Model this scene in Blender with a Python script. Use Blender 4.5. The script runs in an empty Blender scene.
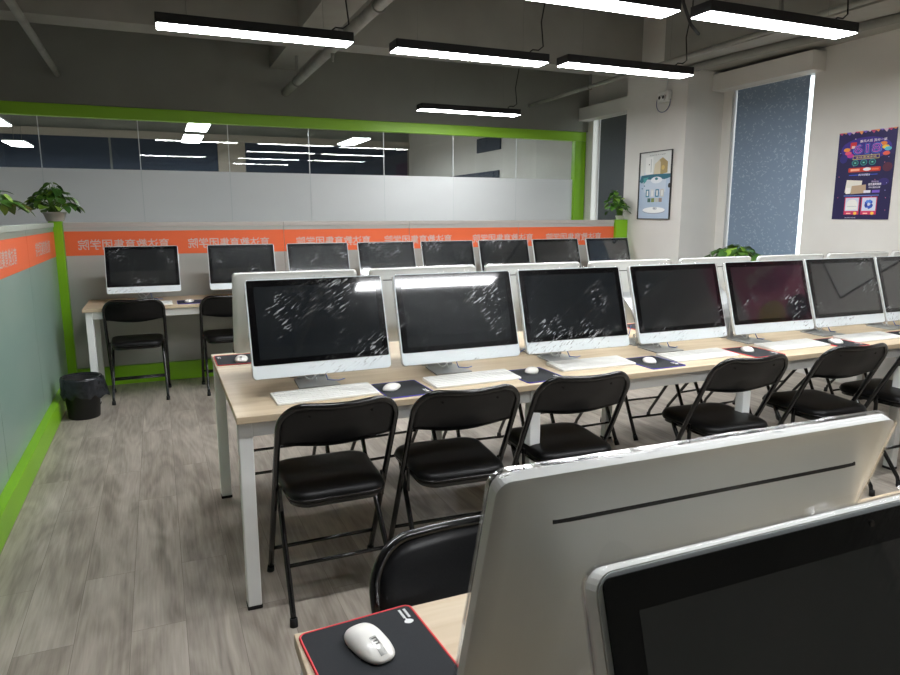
import bpy, bmesh, math, random
from mathutils import Vector, Matrix, noise
random.seed(7)
scn = bpy.context.scene
COL = scn.collection
PI = math.pi
def R(d): return math.radians(d)

# ------------------------------------------------------------------ materials
def srgb(c):
    return tuple(((v/255)/12.92 if v/255 <= .04045 else ((v/255+.055)/1.055)**2.4) for v in c) + (1,)
def mat(name, col, rough=.5, metal=0, spec=.5, coat=0, emit=None, estr=0, trans=0, ior=1.45, alpha=1):
    m = bpy.data.materials.new(name); m.use_nodes = True
    b = m.node_tree.nodes['Principled BSDF']; i = b.inputs
    i['Base Color'].default_value = srgb(col); i['Roughness'].default_value = rough
    i['Metallic'].default_value = metal; i['Specular IOR Level'].default_value = spec
    i['Coat Weight'].default_value = coat; i['Coat Roughness'].default_value = .08
    i['Transmission Weight'].default_value = trans; i['IOR'].default_value = ior
    if emit: i['Emission Color'].default_value = srgb(emit); i['Emission Strength'].default_value = estr
    return m
def nt(m): return m.node_tree.nodes, m.node_tree.links, m.node_tree.nodes['Principled BSDF']
def coords(m, scale=(1,1,1), rot=(0,0,0)):
    N, L, b = nt(m); tc = N.new('ShaderNodeTexCoord'); mp = N.new('ShaderNodeMapping')
    mp.inputs['Scale'].default_value = scale; mp.inputs['Rotation'].default_value = rot
    L.new(tc.outputs['Object'], mp.inputs['Vector']); return mp.outputs['Vector']
def noisecol(m, c1, c2, scale=(5,5,5), ns=1, detail=4, bump=0, lo=.35, hi=.65, bdist=.002):
    N, L, b = nt(m); v = coords(m, scale)
    n = N.new('ShaderNodeTexNoise'); n.inputs['Scale'].default_value = ns; n.inputs['Detail'].default_value = detail
    L.new(v, n.inputs['Vector']); r = N.new('ShaderNodeValToRGB')
    r.color_ramp.elements[0].position = lo; r.color_ramp.elements[1].position = hi
    r.color_ramp.elements[0].color = srgb(c1); r.color_ramp.elements[1].color = srgb(c2)
    L.new(n.outputs['Fac'], r.inputs['Fac']); L.new(r.outputs['Color'], b.inputs['Base Color'])
    if bump:
        bp = N.new('ShaderNodeBump'); bp.inputs['Strength'].default_value = bump; bp.inputs['Distance'].default_value = bdist
        L.new(n.outputs['Fac'], bp.inputs['Height']); L.new(bp.outputs['Normal'], b.inputs['Normal'])
    return m

M = {}
M['wall'] = noisecol(mat('wall_paint', (215,213,207), .85), (213,210,204), (219,217,211), (2,2,2), 1, 3, .15)
M['dark_wall'] = noisecol(mat('dark_grey_paint', (146,147,140), .9), (142,143,136), (151,152,145), (1.5,1.5,1.5), 1, 5, .3)
M['ceiling'] = noisecol(mat('ceiling_paint', (132,132,126), .9), (127,127,121), (137,137,131), (1.5,1.5,1.5), 1, 5, .3)
M['beam'] = noisecol(mat('beam_paint', (152,151,144), .9), (147,146,139), (158,157,150), (2,2,2), 1, 4, .3)
M['green'] = mat('lime_green_lacquer', (132,190,30), .35)
M['green_rail'] = mat('green_rail_lacquer', (158,212,60), .4)
M['white_metal'] = mat('white_powder_coat', (240,242,240), .4)
M['black_gloss'] = mat('black_enamel', (14,14,15), .22, coat=.4)
M['black_rubber'] = mat('black_rubber', (16,16,17), .7)
M['vinyl'] = noisecol(mat('black_vinyl', (9,9,10), .42, spec=.3), (7,7,8), (12,12,13), (60,60,60), 4, 4, .25, bdist=.0006)
M['backpad'] = noisecol(mat('black_back_vinyl', (14,15,17), .33, spec=.35), (11,12,14), (17,18,20), (60,60,60), 4, 4, .2, bdist=.0005)
M['alu'] = mat('silver_monitor_shell', (214,216,213), .42, metal=.12)
M['chin'] = mat('white_silver_front', (232,240,243), .35)
M['glass_black'] = mat('black_screen_border', (8,8,10), .06, spec=.5)
M['display'] = mat('dark_display_panel', (26,30,34), .04, spec=.5, ior=2.1)
M['slot'] = mat('slot_black', (5,4,4), .6)
M['stand'] = mat('stand_aluminium', (172,175,176), .4, metal=.25)
M['kb'] = mat('white_plastic', (235,235,230), .4)
M['keycap'] = mat('keycap_white', (228,228,224), .45)
M['mouse'] = mat('mouse_white_plastic', (238,236,230), .3, coat=.3)
M['mouse_grey'] = mat('mouse_grey_strip', (188,188,184), .25, metal=.3)
M['ink'] = mat('black_ink', (40,40,40), .5)
M['pad'] = noisecol(mat('mouse_pad_cloth', (30,33,38), .85), (27,30,34), (34,37,42), (300,300,300), 3, 2)
M['pad_navy'] = mat('mouse_pad_navy_cloth', (36,38,56), .85)
M['red'] = mat('red_stitching', (225,62,68), .6)
M['blue'] = mat('blue_stitching', (62,58,170), .6)
M['white_print'] = mat('white_print', (235,235,235), .6)
M['cable_white'] = mat('white_cable', (225,228,230), .4)
M['cable_blue'] = mat('blue_cable', (90,120,200), .4)
M['cable_black'] = mat('black_cable', (18,18,18), .5)
M['pipe'] = noisecol(mat('grey_painted_pipe', (150,150,142), .6), (140,140,132), (158,158,150), (6,6,6), 1, 4)
M['bracket'] = mat('galvanised_bracket', (135,135,130), .5, metal=.4)
M['lamp_body'] = mat('black_lamp_housing', (28,27,28), .4)
M['lamp_on'] = mat('lamp_diffuser', (255,255,255), .5, emit=(251,253,255), estr=31)
M['panel_on'] = mat('ceiling_panel_diffuser', (255,255,255), .5, emit=(250,253,255), estr=26)
M['frame_black'] = mat('thin_black_frame', (35,33,34), .4)
M['orange'] = mat('orange_vinyl_band', (236,108,62), .5)
M['grey_letter'] = mat('grey_letter_vinyl', (208,190,182), .5)
M['cap'] = mat('grey_aluminium_cap', (186,180,174), .5)
M['cap_green'] = mat('pale_green_cap', (168,178,168), .5)
M['part_panel'] = noisecol(mat('frosted_partition_grey', (178,178,172), .35), (172,174,167), (184,182,177), (.8,.8,2), 1, 3)
M['part_panel_green'] = noisecol(mat('frosted_partition_green', (138,163,152), .3), (132,158,148), (146,168,157), (.8,.8,2), 1, 3)
M['frost'] = noisecol(mat('frosted_film', (206,210,212), .3), (200,205,208), (212,215,217), (.7,.7,1.2), 1, 3)
def add_translucent(m, f, col):
    N, L, b = nt(m); o = [n for n in N if n.type=='OUTPUT_MATERIAL'][0]; t = N.new('ShaderNodeBsdfTranslucent'); t.inputs['Color'].default_value = srgb(col)
    x = N.new('ShaderNodeMixShader'); x.inputs[0].default_value = f; L.new(b.outputs[0], x.inputs[1]); L.new(t.outputs[0], x.inputs[2]); L.new(x.outputs[0], o.inputs['Surface'])
M['frost'] = noisecol(mat('frosted_film', (240,241,241), .3), (236,238,238), (244,245,245), (.7,.7,1.2), 1, 3); add_translucent(M['frost'], .3, (244,245,246))
M['seal'] = mat('clear_joint', (232,236,236), .25)
M['white_gloss'] = mat('white_plastic_gloss', (228,228,224), .35)
M['pot'] = mat('white_ceramic_pot', (190,190,180), .4)
M['soil'] = mat('potting_soil', (45,34,26), .95)
M['stem'] = mat('plant_stem', (88,128,44), .6)
M['bin'] = mat('black_bin_plastic', (20,20,21), .5)
M['bag'] = noisecol(mat('bin_bag_film', (30,32,36), .22), (26,28,31), (40,43,48), (30,30,30), 1, 3, .5, bdist=.004)
M['navy'] = noisecol(mat('navy_roller_blind', (56,66,82), .9), (50,60,76), (62,72,88), (30,30,30), 3, 3)
M['cream'] = mat('cream_header_paint', (178,170,158), .9)
M['daylight_frame'] = mat('white_window_frame', (235,236,238), .4)

def leafmat():
    m = mat('pothos_leaf', (70,112,40), .4); N, L, b = nt(m)
    oi = N.new('ShaderNodeNewGeometry'); r = N.new('ShaderNodeValToRGB')
    r.color_ramp.elements[0].color = srgb((46,84,30)); r.color_ramp.elements[1].color = srgb((150,190,66))
    e = r.color_ramp.elements.new(.6); e.color = srgb((78,124,44))
    L.new(oi.outputs['Random Per Island'], r.inputs['Fac']); L.new(r.outputs['Color'], b.inputs['Base Color'])
    return m
M['leaf'] = leafmat()

def floormat():
    m = mat('grey_oak_vinyl_planks', (150,142,134), .38, spec=.4); N, L, b = nt(m)
    v = coords(m, (1,1,1), (0,0,R(90)))
    br = N.new('ShaderNodeTexBrick'); L.new(v, br.inputs['Vector'])
    br.inputs['Scale'].default_value = 1; br.inputs['Brick Width'].default_value = 1.22; br.inputs['Row Height'].default_value = .18
    br.inputs['Mortar Size'].default_value = .0009; br.inputs['Mortar Smooth'].default_value = .2; br.inputs['Bias'].default_value = 0
    br.offset = .37; br.offset_frequency = 2
    br.inputs['Color1'].default_value = (0,0,0,1); br.inputs['Color2'].default_value = (1,1,1,1); br.inputs['Mortar'].default_value = (.5,.5,.5,1)
    # per plank shift of the grain
    tc = N.new('ShaderNodeTexCoord')
    sep = N.new('ShaderNodeSeparateXYZ'); L.new(tc.outputs['Object'], sep.inputs[0])
    bw = N.new('ShaderNodeRGBToBW'); L.new(br.outputs['Color'], bw.inputs[0])
    mx = N.new('ShaderNodeMath'); mx.operation = 'MULTIPLY'; mx.inputs[1].default_value = 9; L.new(bw.outputs[0], mx.inputs[0])
    cmb = N.new('ShaderNodeCombineXYZ'); L.new(sep.outputs[0], cmb.inputs[0]); L.new(sep.outputs[1], cmb.inputs[1]); L.new(mx.outputs[0], cmb.inputs[2])
    mp = N.new('ShaderNodeMapping'); mp.inputs['Scale'].default_value = (6,1.3,1); L.new(cmb.outputs[0], mp.inputs['Vector'])
    n1 = N.new('ShaderNodeTexNoise'); n1.inputs['Scale'].default_value = 1.1; n1.inputs['Detail'].default_value = 5; n1.inputs['Distortion'].default_value = 1.2
    L.new(mp.outputs[0], n1.inputs['Vector'])
    mp2 = N.new('ShaderNodeMapping'); mp2.inputs['Scale'].default_value = (60,3,1); L.new(cmb.outputs[0], mp2.inputs['Vector'])
    n2 = N.new('ShaderNodeTexNoise'); n2.inputs['Scale'].default_value = 2; n2.inputs['Detail'].default_value = 6; L.new(mp2.outputs[0], n2.inputs['Vector'])
    # cathedral rings
    mp3 = N.new('ShaderNodeMapping'); mp3.inputs['Scale'].default_value = (5,.9,1); L.new(cmb.outputs[0], mp3.inputs['Vector'])
    w = N.new('ShaderNodeTexNoise'); w.inputs['Scale'].default_value = 1.0; w.inputs['Detail'].default_value = 1.5; L.new(mp3.outputs[0], w.inputs['Vector'])
    ws = N.new('ShaderNodeMath'); ws.operation = 'MULTIPLY'; ws.inputs[1].default_value = 70; L.new(w.outputs['Fac'], ws.inputs[0])
    sn = N.new('ShaderNodeMath'); sn.operation = 'SINE'; L.new(ws.outputs[0], sn.inputs[0])
    def mul(a, k):
        q = N.new('ShaderNodeMath'); q.operation = 'MULTIPLY'; q.inputs[1].default_value = k; L.new(a, q.inputs[0]); return q.outputs[0]
    def add(a, c):
        q = N.new('ShaderNodeMath'); q.operation = 'ADD'; L.new(a, q.inputs[0]); L.new(c, q.inputs[1]); return q.outputs[0]
    s = add(add(mul(n1.outputs['Fac'], .68), mul(n2.outputs['Fac'], .29)), add(mul(sn.outputs[0], .034), mul(bw.outputs[0], .012)))
    r = N.new('ShaderNodeValToRGB'); L.new(s, r.inputs['Fac'])
    r.color_ramp.elements[0].position = .32; r.color_ramp.elements[1].position = .70
    r.color_ramp.elements[0].color = srgb((132,123,113)); r.color_ramp.elements[1].color = srgb((190,182,171))
    e = r.color_ramp.elements.new(.52); e.color = srgb((168,159,148))
    mxc = N.new('ShaderNodeMix'); mxc.data_type = 'RGBA'; mxc.inputs['B'].default_value = srgb((118,109,101))
    L.new(br.outputs['Fac'], mxc.inputs['Factor']); L.new(r.outputs['Color'], mxc.inputs['A']); L.new(mxc.outputs['Result'], b.inputs['Base Color'])
    bp = N.new('ShaderNodeBump'); bp.inputs['Strength'].default_value = .15; bp.inputs['Distance'].default_value = .001
    L.new(s, bp.inputs['Height']); L.new(bp.outputs['Normal'], b.inputs['Normal'])
    return m
M['floor'] = floormat()

def woodmat():
    m = mat('pale_maple_laminate', (200,182,154), .42); N, L, b = nt(m)
    v = coords(m, (1.2,14,14)); n = N.new('ShaderNodeTexNoise'); n.inputs['Scale'].default_value = 2; n.inputs['Detail'].default_value = 6
    n.inputs['Distortion'].default_value = .6; L.new(v, n.inputs['Vector'])
    r = N.new('ShaderNodeValToRGB'); r.color_ramp.elements[0].position = .3; r.color_ramp.elements[1].position = .7
    r.color_ramp.elements[0].color = srgb((190,170,140)); r.color_ramp.elements[1].color = srgb((208,191,164))
    L.new(n.outputs['Fac'], r.inputs['Fac']); L.new(r.outputs['Color'], b.inputs['Base Color']); return m
M['wood'] = woodmat()

def blindmat():
    m = mat('blue_leaf_pattern_blind', (92,112,136), .85); N, L, b = nt(m)
    tot = None
    for k, (ang, sc, off) in enumerate([(35,36,0), (-50,33,3.3), (80,38,7.1)]):
        tc = N.new('ShaderNodeTexCoord'); mp = N.new('ShaderNodeMapping'); mp.inputs['Rotation'].default_value = (R(ang),0,0); mp.inputs['Location'].default_value = (0,off,off*.7)
        L.new(tc.outputs['Object'], mp.inputs['Vector'])
        m2 = N.new('ShaderNodeMapping'); m2.inputs['Scale'].default_value = (.01,1,.38); L.new(mp.outputs[0], m2.inputs['Vector'])
        vo = N.new('ShaderNodeTexVoronoi'); vo.inputs['Scale'].default_value = sc; L.new(m2.outputs[0], vo.inputs['Vector'])
        lt = N.new('ShaderNodeMath'); lt.operation = 'LESS_THAN'; lt.inputs[1].default_value = .2; L.new(vo.outputs['Distance'], lt.inputs[0])
        if tot is None: tot = lt.outputs[0]
        else:
            q = N.new('ShaderNodeMath'); q.operation = 'MAXIMUM'; L.new(tot, q.inputs[0]); L.new(lt.outputs[0], q.inputs[1]); tot = q.outputs[0]
    mx = N.new('ShaderNodeMix'); mx.data_type = 'RGBA'; mx.inputs['A'].default_value = srgb((128,146,167)); mx.inputs['B'].default_value = srgb((156,172,190))
    L.new(tot, mx.inputs['Factor']); L.new(mx.outputs['Result'], b.inputs['Base Color']); return m
M['blind'] = blindmat()

def glassmat():
    m = bpy.data.materials.new('clear_glass'); m.use_nodes = True; N = m.node_tree.nodes; L = m.node_tree.links; N.clear()
    o = N.new('ShaderNodeOutputMaterial'); t = N.new('ShaderNodeBsdfTransparent'); t.inputs['Color'].default_value = (.9,.93,.93,1)
    g = N.new('ShaderNodeBsdfGlossy'); g.inputs['Roughness'].default_value = .01
    f = N.new('ShaderNodeFresnel'); f.inputs['IOR'].default_value = 1.75; x = N.new('ShaderNodeMixShader')
    bf = N.new('ShaderNodeNewGeometry'); iv = N.new('ShaderNodeMath'); iv.operation = 'SUBTRACT'; iv.inputs[0].default_value = 1; L.new(bf.outputs['Backfacing'], iv.inputs[1])
    mu = N.new('ShaderNodeMath'); mu.operation = 'MULTIPLY'; L.new(f.outputs[0], mu.inputs[0]); L.new(iv.outputs[0], mu.inputs[1])
    L.new(mu.outputs[0], x.inputs[0]); L.new(t.outputs[0], x.inputs[1]); L.new(g.outputs[0], x.inputs[2]); L.new(x.outputs[0], o.inputs[0]); return m
M['glass'] = glassmat()

def filmmat(streaks=True,name='crinkled_cling_film'):
    m = bpy.data.materials.new(name); m.use_nodes = True; N = m.node_tree.nodes; L = m.node_tree.links; N.clear()
    o = N.new('ShaderNodeOutputMaterial'); t = N.new('ShaderNodeBsdfTransparent'); t.inputs['Color'].default_value = (.985,.985,.985,1)
    g = N.new('ShaderNodeBsdfGlossy'); g.inputs['Roughness'].default_value = .17
    d = N.new('ShaderNodeBsdfDiffuse'); d.inputs['Color'].default_value = (.75,.77,.78,1)
    tc = N.new('ShaderNodeTexCoord')
    oi = N.new('ShaderNodeObjectInfo')
    ad = N.new('ShaderNodeVectorMath'); ad.operation = 'ADD'
    ml = N.new('ShaderNodeMath'); ml.operation = 'MULTIPLY'; ml.inputs[1].default_value = 7.3
    L.new(oi.outputs['Random'], ml.inputs[0]); L.new(tc.outputs['Object'], ad.inputs[0]); L.new(ml.outputs[0], ad.inputs[1])
    m0 = N.new('ShaderNodeMapping'); m0.inputs['Rotation'].default_value = (0,R(32),0); L.new(ad.outputs[0], m0.inputs['Vector'])
    mp = N.new('ShaderNodeMapping'); mp.inputs['Scale'].default_value = (26,26,190); L.new(m0.outputs[0], mp.inputs['Vector'])
    # where the film is crumpled (large blotches)
    big = N.new('ShaderNodeTexNoise'); big.inputs['Scale'].default_value = 4.5; big.inputs['Detail'].default_value = 1; L.new(ad.outputs[0], big.inputs['Vector'])
    n = N.new('ShaderNodeTexNoise'); n.inputs['Scale'].default_value = 1.0; n.inputs['Detail'].default_value = 2; n.inputs['Distortion'].default_value = .8; L.new(mp.outputs[0], n.inputs['Vector'])
    r1 = N.new('ShaderNodeValToRGB'); r1.color_ramp.elements[0].position = .52; r1.color_ramp.elements[1].position = .66; L.new(big.outputs['Fac'], r1.inputs['Fac'])
    r2 = N.new('ShaderNodeValToRGB'); r2.color_ramp.elements[0].position = .60; r2.color_ramp.elements[1].position = .66; L.new(n.outputs['Fac'], r2.inputs['Fac'])
    q = N.new('ShaderNodeMath'); q.operation = 'MULTIPLY'; L.new(r1.outputs[0], q.inputs[0]); L.new(r2.outputs[0], q.inputs[1])
    q2 = N.new('ShaderNodeMath'); q2.operation = 'MULTIPLY'; q2.inputs[1].default_value = .55; L.new(q.outputs[0], q2.inputs[0])
    bp = N.new('ShaderNodeBump'); bp.inputs['Strength'].default_value = .35 if streaks else .12; bp.inputs['Distance'].default_value = .003; L.new(n.outputs['Fac'], bp.inputs['Height'])
    L.new(bp.outputs['Normal'], g.inputs['Normal'])
    fr = N.new('ShaderNodeFresnel'); fr.inputs['IOR'].default_value = 1.3
    a = N.new('ShaderNodeMath'); a.operation = 'MULTIPLY'; L.new(fr.outputs[0], a.inputs[0])
    bf = N.new('ShaderNodeNewGeometry'); iv = N.new('ShaderNodeMath'); iv.operation = 'SUBTRACT'; iv.inputs[0].default_value = 1; L.new(bf.outputs['Backfacing'], iv.inputs[1]); L.new(iv.outputs[0], a.inputs[1])
    x = N.new('ShaderNodeMixShader'); L.new(a.outputs[0], x.inputs[0]); L.new(t.outputs[0], x.inputs[1]); L.new(g.outputs[0], x.inputs[2])
    y = N.new('ShaderNodeMixShader'); L.new(q2.outputs[0], y.inputs[0]); L.new(x.outputs[0], y.inputs[1]); L.new(d.outputs[0], y.inputs[2])
    L.new((y if streaks else x).outputs[0], o.inputs[0]); return m
M['film'] = filmmat(); M['film_clear'] = filmmat(False,'smooth_cling_film')

# ------------------------------------------------------------------ mesh collector
class MB:
    def __init__(s): s.v=[]; s.f=[]; s.sm=[]; s.mi=[]
    def add(s, vs, fs, smooth=False, mi=0):
        o=len(s.v); s.v += [tuple(v) for v in vs]; s.f += [tuple(i+o for i in f) for f in fs]
        s.sm += [smooth]*len(fs); s.mi += [mi]*len(fs); return s
    def box(s, a, b, mi=0):
        x0,y0,z0 = [min(p,q) for p,q in zip(a,b)]; x1,y1,z1 = [max(p,q) for p,q in zip(a,b)]
        s.add([(x0,y0,z0),(x1,y0,z0),(x1,y1,z0),(x0,y1,z0),(x0,y0,z1),(x1,y0,z1),(x1,y1,z1),(x0,y1,z1)],
              [(0,3,2,1),(4,5,6,7),(0,1,5,4),(1,2,6,5),(2,3,7,6),(3,0,4,7)], False, mi); return s
    def tube(s, pts, r, n=10, closed=False, caps=True, mi=0):
        P=[Vector(p) for p in pts]; k=len(P); rr = r if isinstance(r,(list,tuple)) else [r]*k
        rings=[]; up=None
        for i in range(k):
            if closed: t=(P[(i+1)%k]-P[i-1])
            else: t=(P[min(i+1,k-1)]-P[max(i-1,0)])
            t.normalize()
            if up is None:
                up = Vector((0,0,1)) if abs(t.z)<.9 else Vector((1,0,0))
            up = (up - t*up.dot(t)); up.normalize(); sd=t.cross(up)
            rings.append([P[i]+(up*math.cos(2*PI*j/n)+sd*math.sin(2*PI*j/n))*rr[i] for j in range(n)])
        vs=[v for rg in rings for v in rg]; fs=[]
        for i in range(k if closed else k-1):
            a=i*n; b=((i+1)%k)*n
            for j in range(n): fs.append((a+j,a+(j+1)%n,b+(j+1)%n,b+j))
        s.add(vs,fs,True,mi)
        if caps and not closed:
            s.add(rings[0],[tuple(range(n))],False,mi); s.add(rings[-1],[tuple(reversed(range(n)))],False,mi)
        return s
    def lathe(s, prof, n=32, c=(0,0), mi=0, smooth=True):
        vs=[]; fs=[]
        for r,z in prof:
            for j in range(n): vs.append((c[0]+r*math.cos(2*PI*j/n), c[1]+r*math.sin(2*PI*j/n), z))
        for i in range(len(prof)-1):
            for j in range(n): fs.append((i*n+j,i*n+(j+1)%n,(i+1)*n+(j+1)%n,(i+1)*n+j))
        s.add(vs,fs,smooth,mi); return s
    def prism(s, outline, fn0, fn1, mi=0, smooth=False):
        # outline list of 2-D points, fn0/fn1 map a point to 3-D on each face
        n=len(outline); a=[fn0(*p) for p in outline]; b=[fn1(*p) for p in outline]
        s.add(a+b,[tuple(reversed(range(n))),tuple(range(n,2*n))],False,mi)
        s.add(a+b,[(i,(i+1)%n,n+(i+1)%n,n+i) for i in range(n)],smooth,mi); return s
    def xf(s, mtx): s.v=[tuple(mtx@Vector(v)) for v in s.v]; return s
    def mesh(s, name, mats):
        me=bpy.data.meshes.new(name); me.from_pydata(s.v,[],s.f)
        for m in (mats if isinstance(mats,(list,tuple)) else [mats]): me.materials.append(m)
        me.polygons.foreach_set('use_smooth', s.sm); me.polygons.foreach_set('material_index', s.mi); me.update()
        bm=bmesh.new(); bm.from_mesh(me); bmesh.ops.remove_doubles(bm, verts=bm.verts, dist=1e-6)
        bmesh.ops.recalc_face_normals(bm, faces=bm.faces); bm.to_mesh(me); bm.free()
        return me
    def build(s, name, mats, parent=None, bevel=0, seg=2):
        o=bpy.data.objects.new(name, s.mesh(name,mats)); COL.objects.link(o)
        if parent: o.parent=parent
        if bevel:
            md=o.modifiers.new('bevel','BEVEL'); md.width=bevel; md.segments=seg; md.limit_method='ANGLE'; md.angle_limit=R(40)
            md.harden_normals=False
        return o
def rrect(w, h, r, n=6, cx=0, cy=0):
    pts=[]
    for (sx,sy,a0) in ((1,1,0),(-1,1,90),(-1,-1,180),(1,-1,270)):
        for k in range(n+1):
            a=R(a0+90*k/n); pts.append((cx+sx*(w/2-r)+r*math.cos(a), cy+sy*(h/2-r)+r*math.sin(a)))
    return pts
def empty(name, loc=(0,0,0), rz=0):
    o=bpy.data.objects.new(name,None); COL.objects.link(o); o.location=loc; o.rotation_euler=(0,0,rz); o.empty_display_size=.05; return o
def tag(o, label=None, cat=None, group=None, kind=None):
    if label: o['label']=label
    if cat: o['category']=cat
    if group: o['group']=group
    if kind: o['kind']=kind
    return o
def structure(name, mb, m, bevel=0):
    o=mb.build(name,m,bevel=bevel); o['kind']='structure'; return o
def kids(o): return [c for c in bpy.data.objects if c.parent==o]
KID={}
def copy_tree(o, parent=None):
    if o.name not in KID: KID[o.name]=kids(o)
    c=o.copy(); COL.objects.link(c)
    if parent: c.parent=parent
    for ch in KID[o.name]: copy_tree(ch,c)
    return c
def text_mesh(s, width=None, height=None, bold=0, depth=.0004, mirror=False):
    cu=bpy.data.curves.new('lettering','FONT'); cu.body=s; cu.offset=bold; cu.extrude=0; cu.resolution_u=3
    ob=bpy.data.objects.new('lettering',cu); COL.objects.link(ob)
    dg=bpy.context.evaluated_depsgraph_get(); me=bpy.data.meshes.new_from_object(ob.evaluated_get(dg))
    vs=[v.co.copy() for v in me.vertices]; fs=[tuple(p.vertices) for p in me.polygons]
    bpy.data.objects.remove(ob); bpy.data.curves.remove(cu); bpy.data.meshes.remove(me)
    if not vs: return [],[]
    x0=min(v.x for v in vs); x1=max(v.x for v in vs); y0=min(v.y for v in vs); y1=max(v.y for v in vs)
    sx = width/(x1-x0) if width else height/(y1-y0); sy = height/(y1-y0) if height else sx
    m=-1 if mirror else 1
    return [(m*(v.x-(x0+x1)/2)*sx, 0, (v.y-(y0+y1)/2)*sy) for v in vs], fs
ORD=['leftmost','second from left','third from left','fourth from left','fifth from left','sixth from left','seventh from left','rightmost']

# ------------------------------------------------------------------ geometry of the place (metres; X right, Y into the room, Z up)
XW=5.4; YG=8.0; YF=15.0; CEIL=3.75; XLEFT=-3.2; YB=6.45; PX=-.78; YN=-3.6
structure('floor', MB().box((XLEFT-.2,YN-.2,-.1),(XW+.4,YF+.2,0)), M['floor'])
structure('ceiling', MB().box((XLEFT-.2,YN-.2,CEIL),(XW+.4,YF+.2,CEIL+.15)), M['ceiling'])
structure('wall_left', MB().box((XLEFT-.15,YN,0),(XLEFT,YF,CEIL)), M['wall'])
structure('wall_near', MB().box((XLEFT-.15,YN-.15,0),(XW+.3,YN,CEIL)), M['dark_wall'])
structure('wall_far', MB().box((XLEFT-.15,YF,0),(XW+.3,YF+.15,CEIL)), M['dark_wall'])
# right wall with two window openings
W1=(4.50,5.43); W2=(6.6,7.82); WZ=(.85,2.72)
wr=MB()
for (a,b) in ((YN,W1[0]),(W1[1],W2[0]),(W2[1],YF)): wr.box((XW,a,0),(XW+.22,b,CEIL))
for w in (W1,W2): wr.box((XW,w[0],0),(XW+.22,w[1],WZ[0])); wr.box((XW,w[0],WZ[1]),(XW+.22,w[1],CEIL))
structure('wall_right', wr, M['wall'])
structure('wall_bulkhead', MB().box((XLEFT,YG-.06,2.535),(XW,YG+.06,CEIL)), M['dark_wall'])
# column
structure('wall_column', MB().box((4.93,5.55,0),(XW,6.5,CEIL)), M['wall'])
# beams
structure('trim_1', MB().box((XLEFT,6.28,2.95),(4.93,6.58,CEIL)), M['beam'])
structure('trim_2', MB().box((4.62,YN,2.86),(XW,5.55,CEIL)), M['beam'])
structure('trim_3', MB().box((1.26,4.4,3.02),(1.57,6.28,CEIL)).box((1.26,6.58,3.02),(1.57,YG-.06,CEIL)), M['beam'])
structure('trim_4', MB().box((XLEFT,2.3,3.1),(4.62,2.55,CEIL)), M['beam'])
for n,w in ((1,W1),(2,W2)):
    fr=MB(); x0=XW+.10; x1=XW+.15
    for (a,b,c,d) in ((w[0],w[0]+.05,*WZ),(w[1]-.05,w[1],*WZ)): fr.box((x0,a,c),(x1,b,d))
    fr.box((x0,w[0]+.05,WZ[0]),(x1,w[1]-.05,WZ[0]+.05)); fr.box((x0,w[0]+.05,WZ[1]-.05),(x1,w[1]-.05,WZ[1]))
    r=empty('window_%d'%n,(0,0,0)); r['kind']='structure'
    fr.build('window_frame',M['daylight_frame'],r)
    MB().box((XW+.12,w[0]+.05,WZ[0]+.05),(XW+.128,w[1]-.05,WZ[1]-.05)).build('window_pane',M['glass'],r)
    # sill
    MB().box((XW-.2,w[0]-.0,WZ[0]-.04),(XW+.1,w[1]+(.1 if n==1 else 0),WZ[0])).build('window_sill',M['wall'],r)
def blind(y0,y1,zb,zt,x,label,m,grp=None):
    b=empty('roller_blind',(x,(y0+y1)/2,zb)); tag(b,label,'blind',grp)
    h=(y1-y0)/2; z=zt-zb
    MB().box((-.002,-h,.02),(.002,h,z)).build('fabric',m,b)
    MB().box((-.008,-h,0),(.008,h,.025)).build('bottom_bar',M['white_metal'],b,.002)
    MB().tube([(.0,-h-.004,z),(.0,h+.004,z)],.022,16).build('roller',M['white_metal'],b)
blind(4.585,5.415,.90,2.69,XW+.05,'blue roller blind with pale leaf flecks on the white right wall','M' and M['blind'])
M['blind_dark']=noisecol(mat('grey_blind_fabric',(92,96,100),.9),(88,92,97),(97,101,105),(30,30,30),3,2)
blind(6.62,7.72,.90,2.69,XW+.05,'dark grey roller blind in the far corner behind the white column',M['blind_dark'])
# pelmets
def pelmet(y0,y1,label):
    o=MB().box((XW-.16,y0,2.665),(XW,y1,2.825)).build('blind_pelmet',M['wall'],None,.003); tag(o,label,'pelmet')
pelmet(4.40,5.55,'white box pelmet above the blue leaf patterned blind')
pelmet(6.5,7.93,'white box pelmet above the dark grey blind in the far corner')

# ------------------------------------------------------------------ tall glass wall (Y = 8)
tg=empty('glass_partition',(1.0,YG,0)); tag(tg,'tall green-framed glass wall with clear upper band and frosted lower band','glass wall')
def rel(mb,o): return mb.xf(Matrix.Translation(-o.location))
rel(MB().box((XLEFT+.01,YG-.045,2.415),(5.385,YG+.045,2.533)),tg).build('top_rail',M['green_rail'],tg,.004)
rel(MB().box((5.22,YG-.045,.02),(5.385,YG+.045,2.413)),tg).build('post',M['green'],tg,.004)
rel(MB().box((XLEFT+.01,YG-.045,.0),(5.218,YG+.045,.14)),tg).build('bottom_rail',M['green'],tg,.004)
seams=[-2.78,-1.89,-1.0,-.1,.79,1.67,2.56,3.46,4.35,5.215]
for a,b in zip(seams[:-1],seams[1:]):
    rel(MB().box((a+.004,YG-.005,.142),(b-.004,YG+.005,2.413)),tg).build('glass_pane',M['glass'],tg)
    rel(MB().box((a+.004,YG-.0085,.142),(b-.004,YG-.006,1.915)),tg).build('frosted_film',M['frost'],tg)
for a in seams[1:-1]:
    rel(MB().box((a-.004,YG-.006,.142),(a+.004,YG+.006,2.413)),tg).build('joint_strip',M['seal'],tg)

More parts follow.
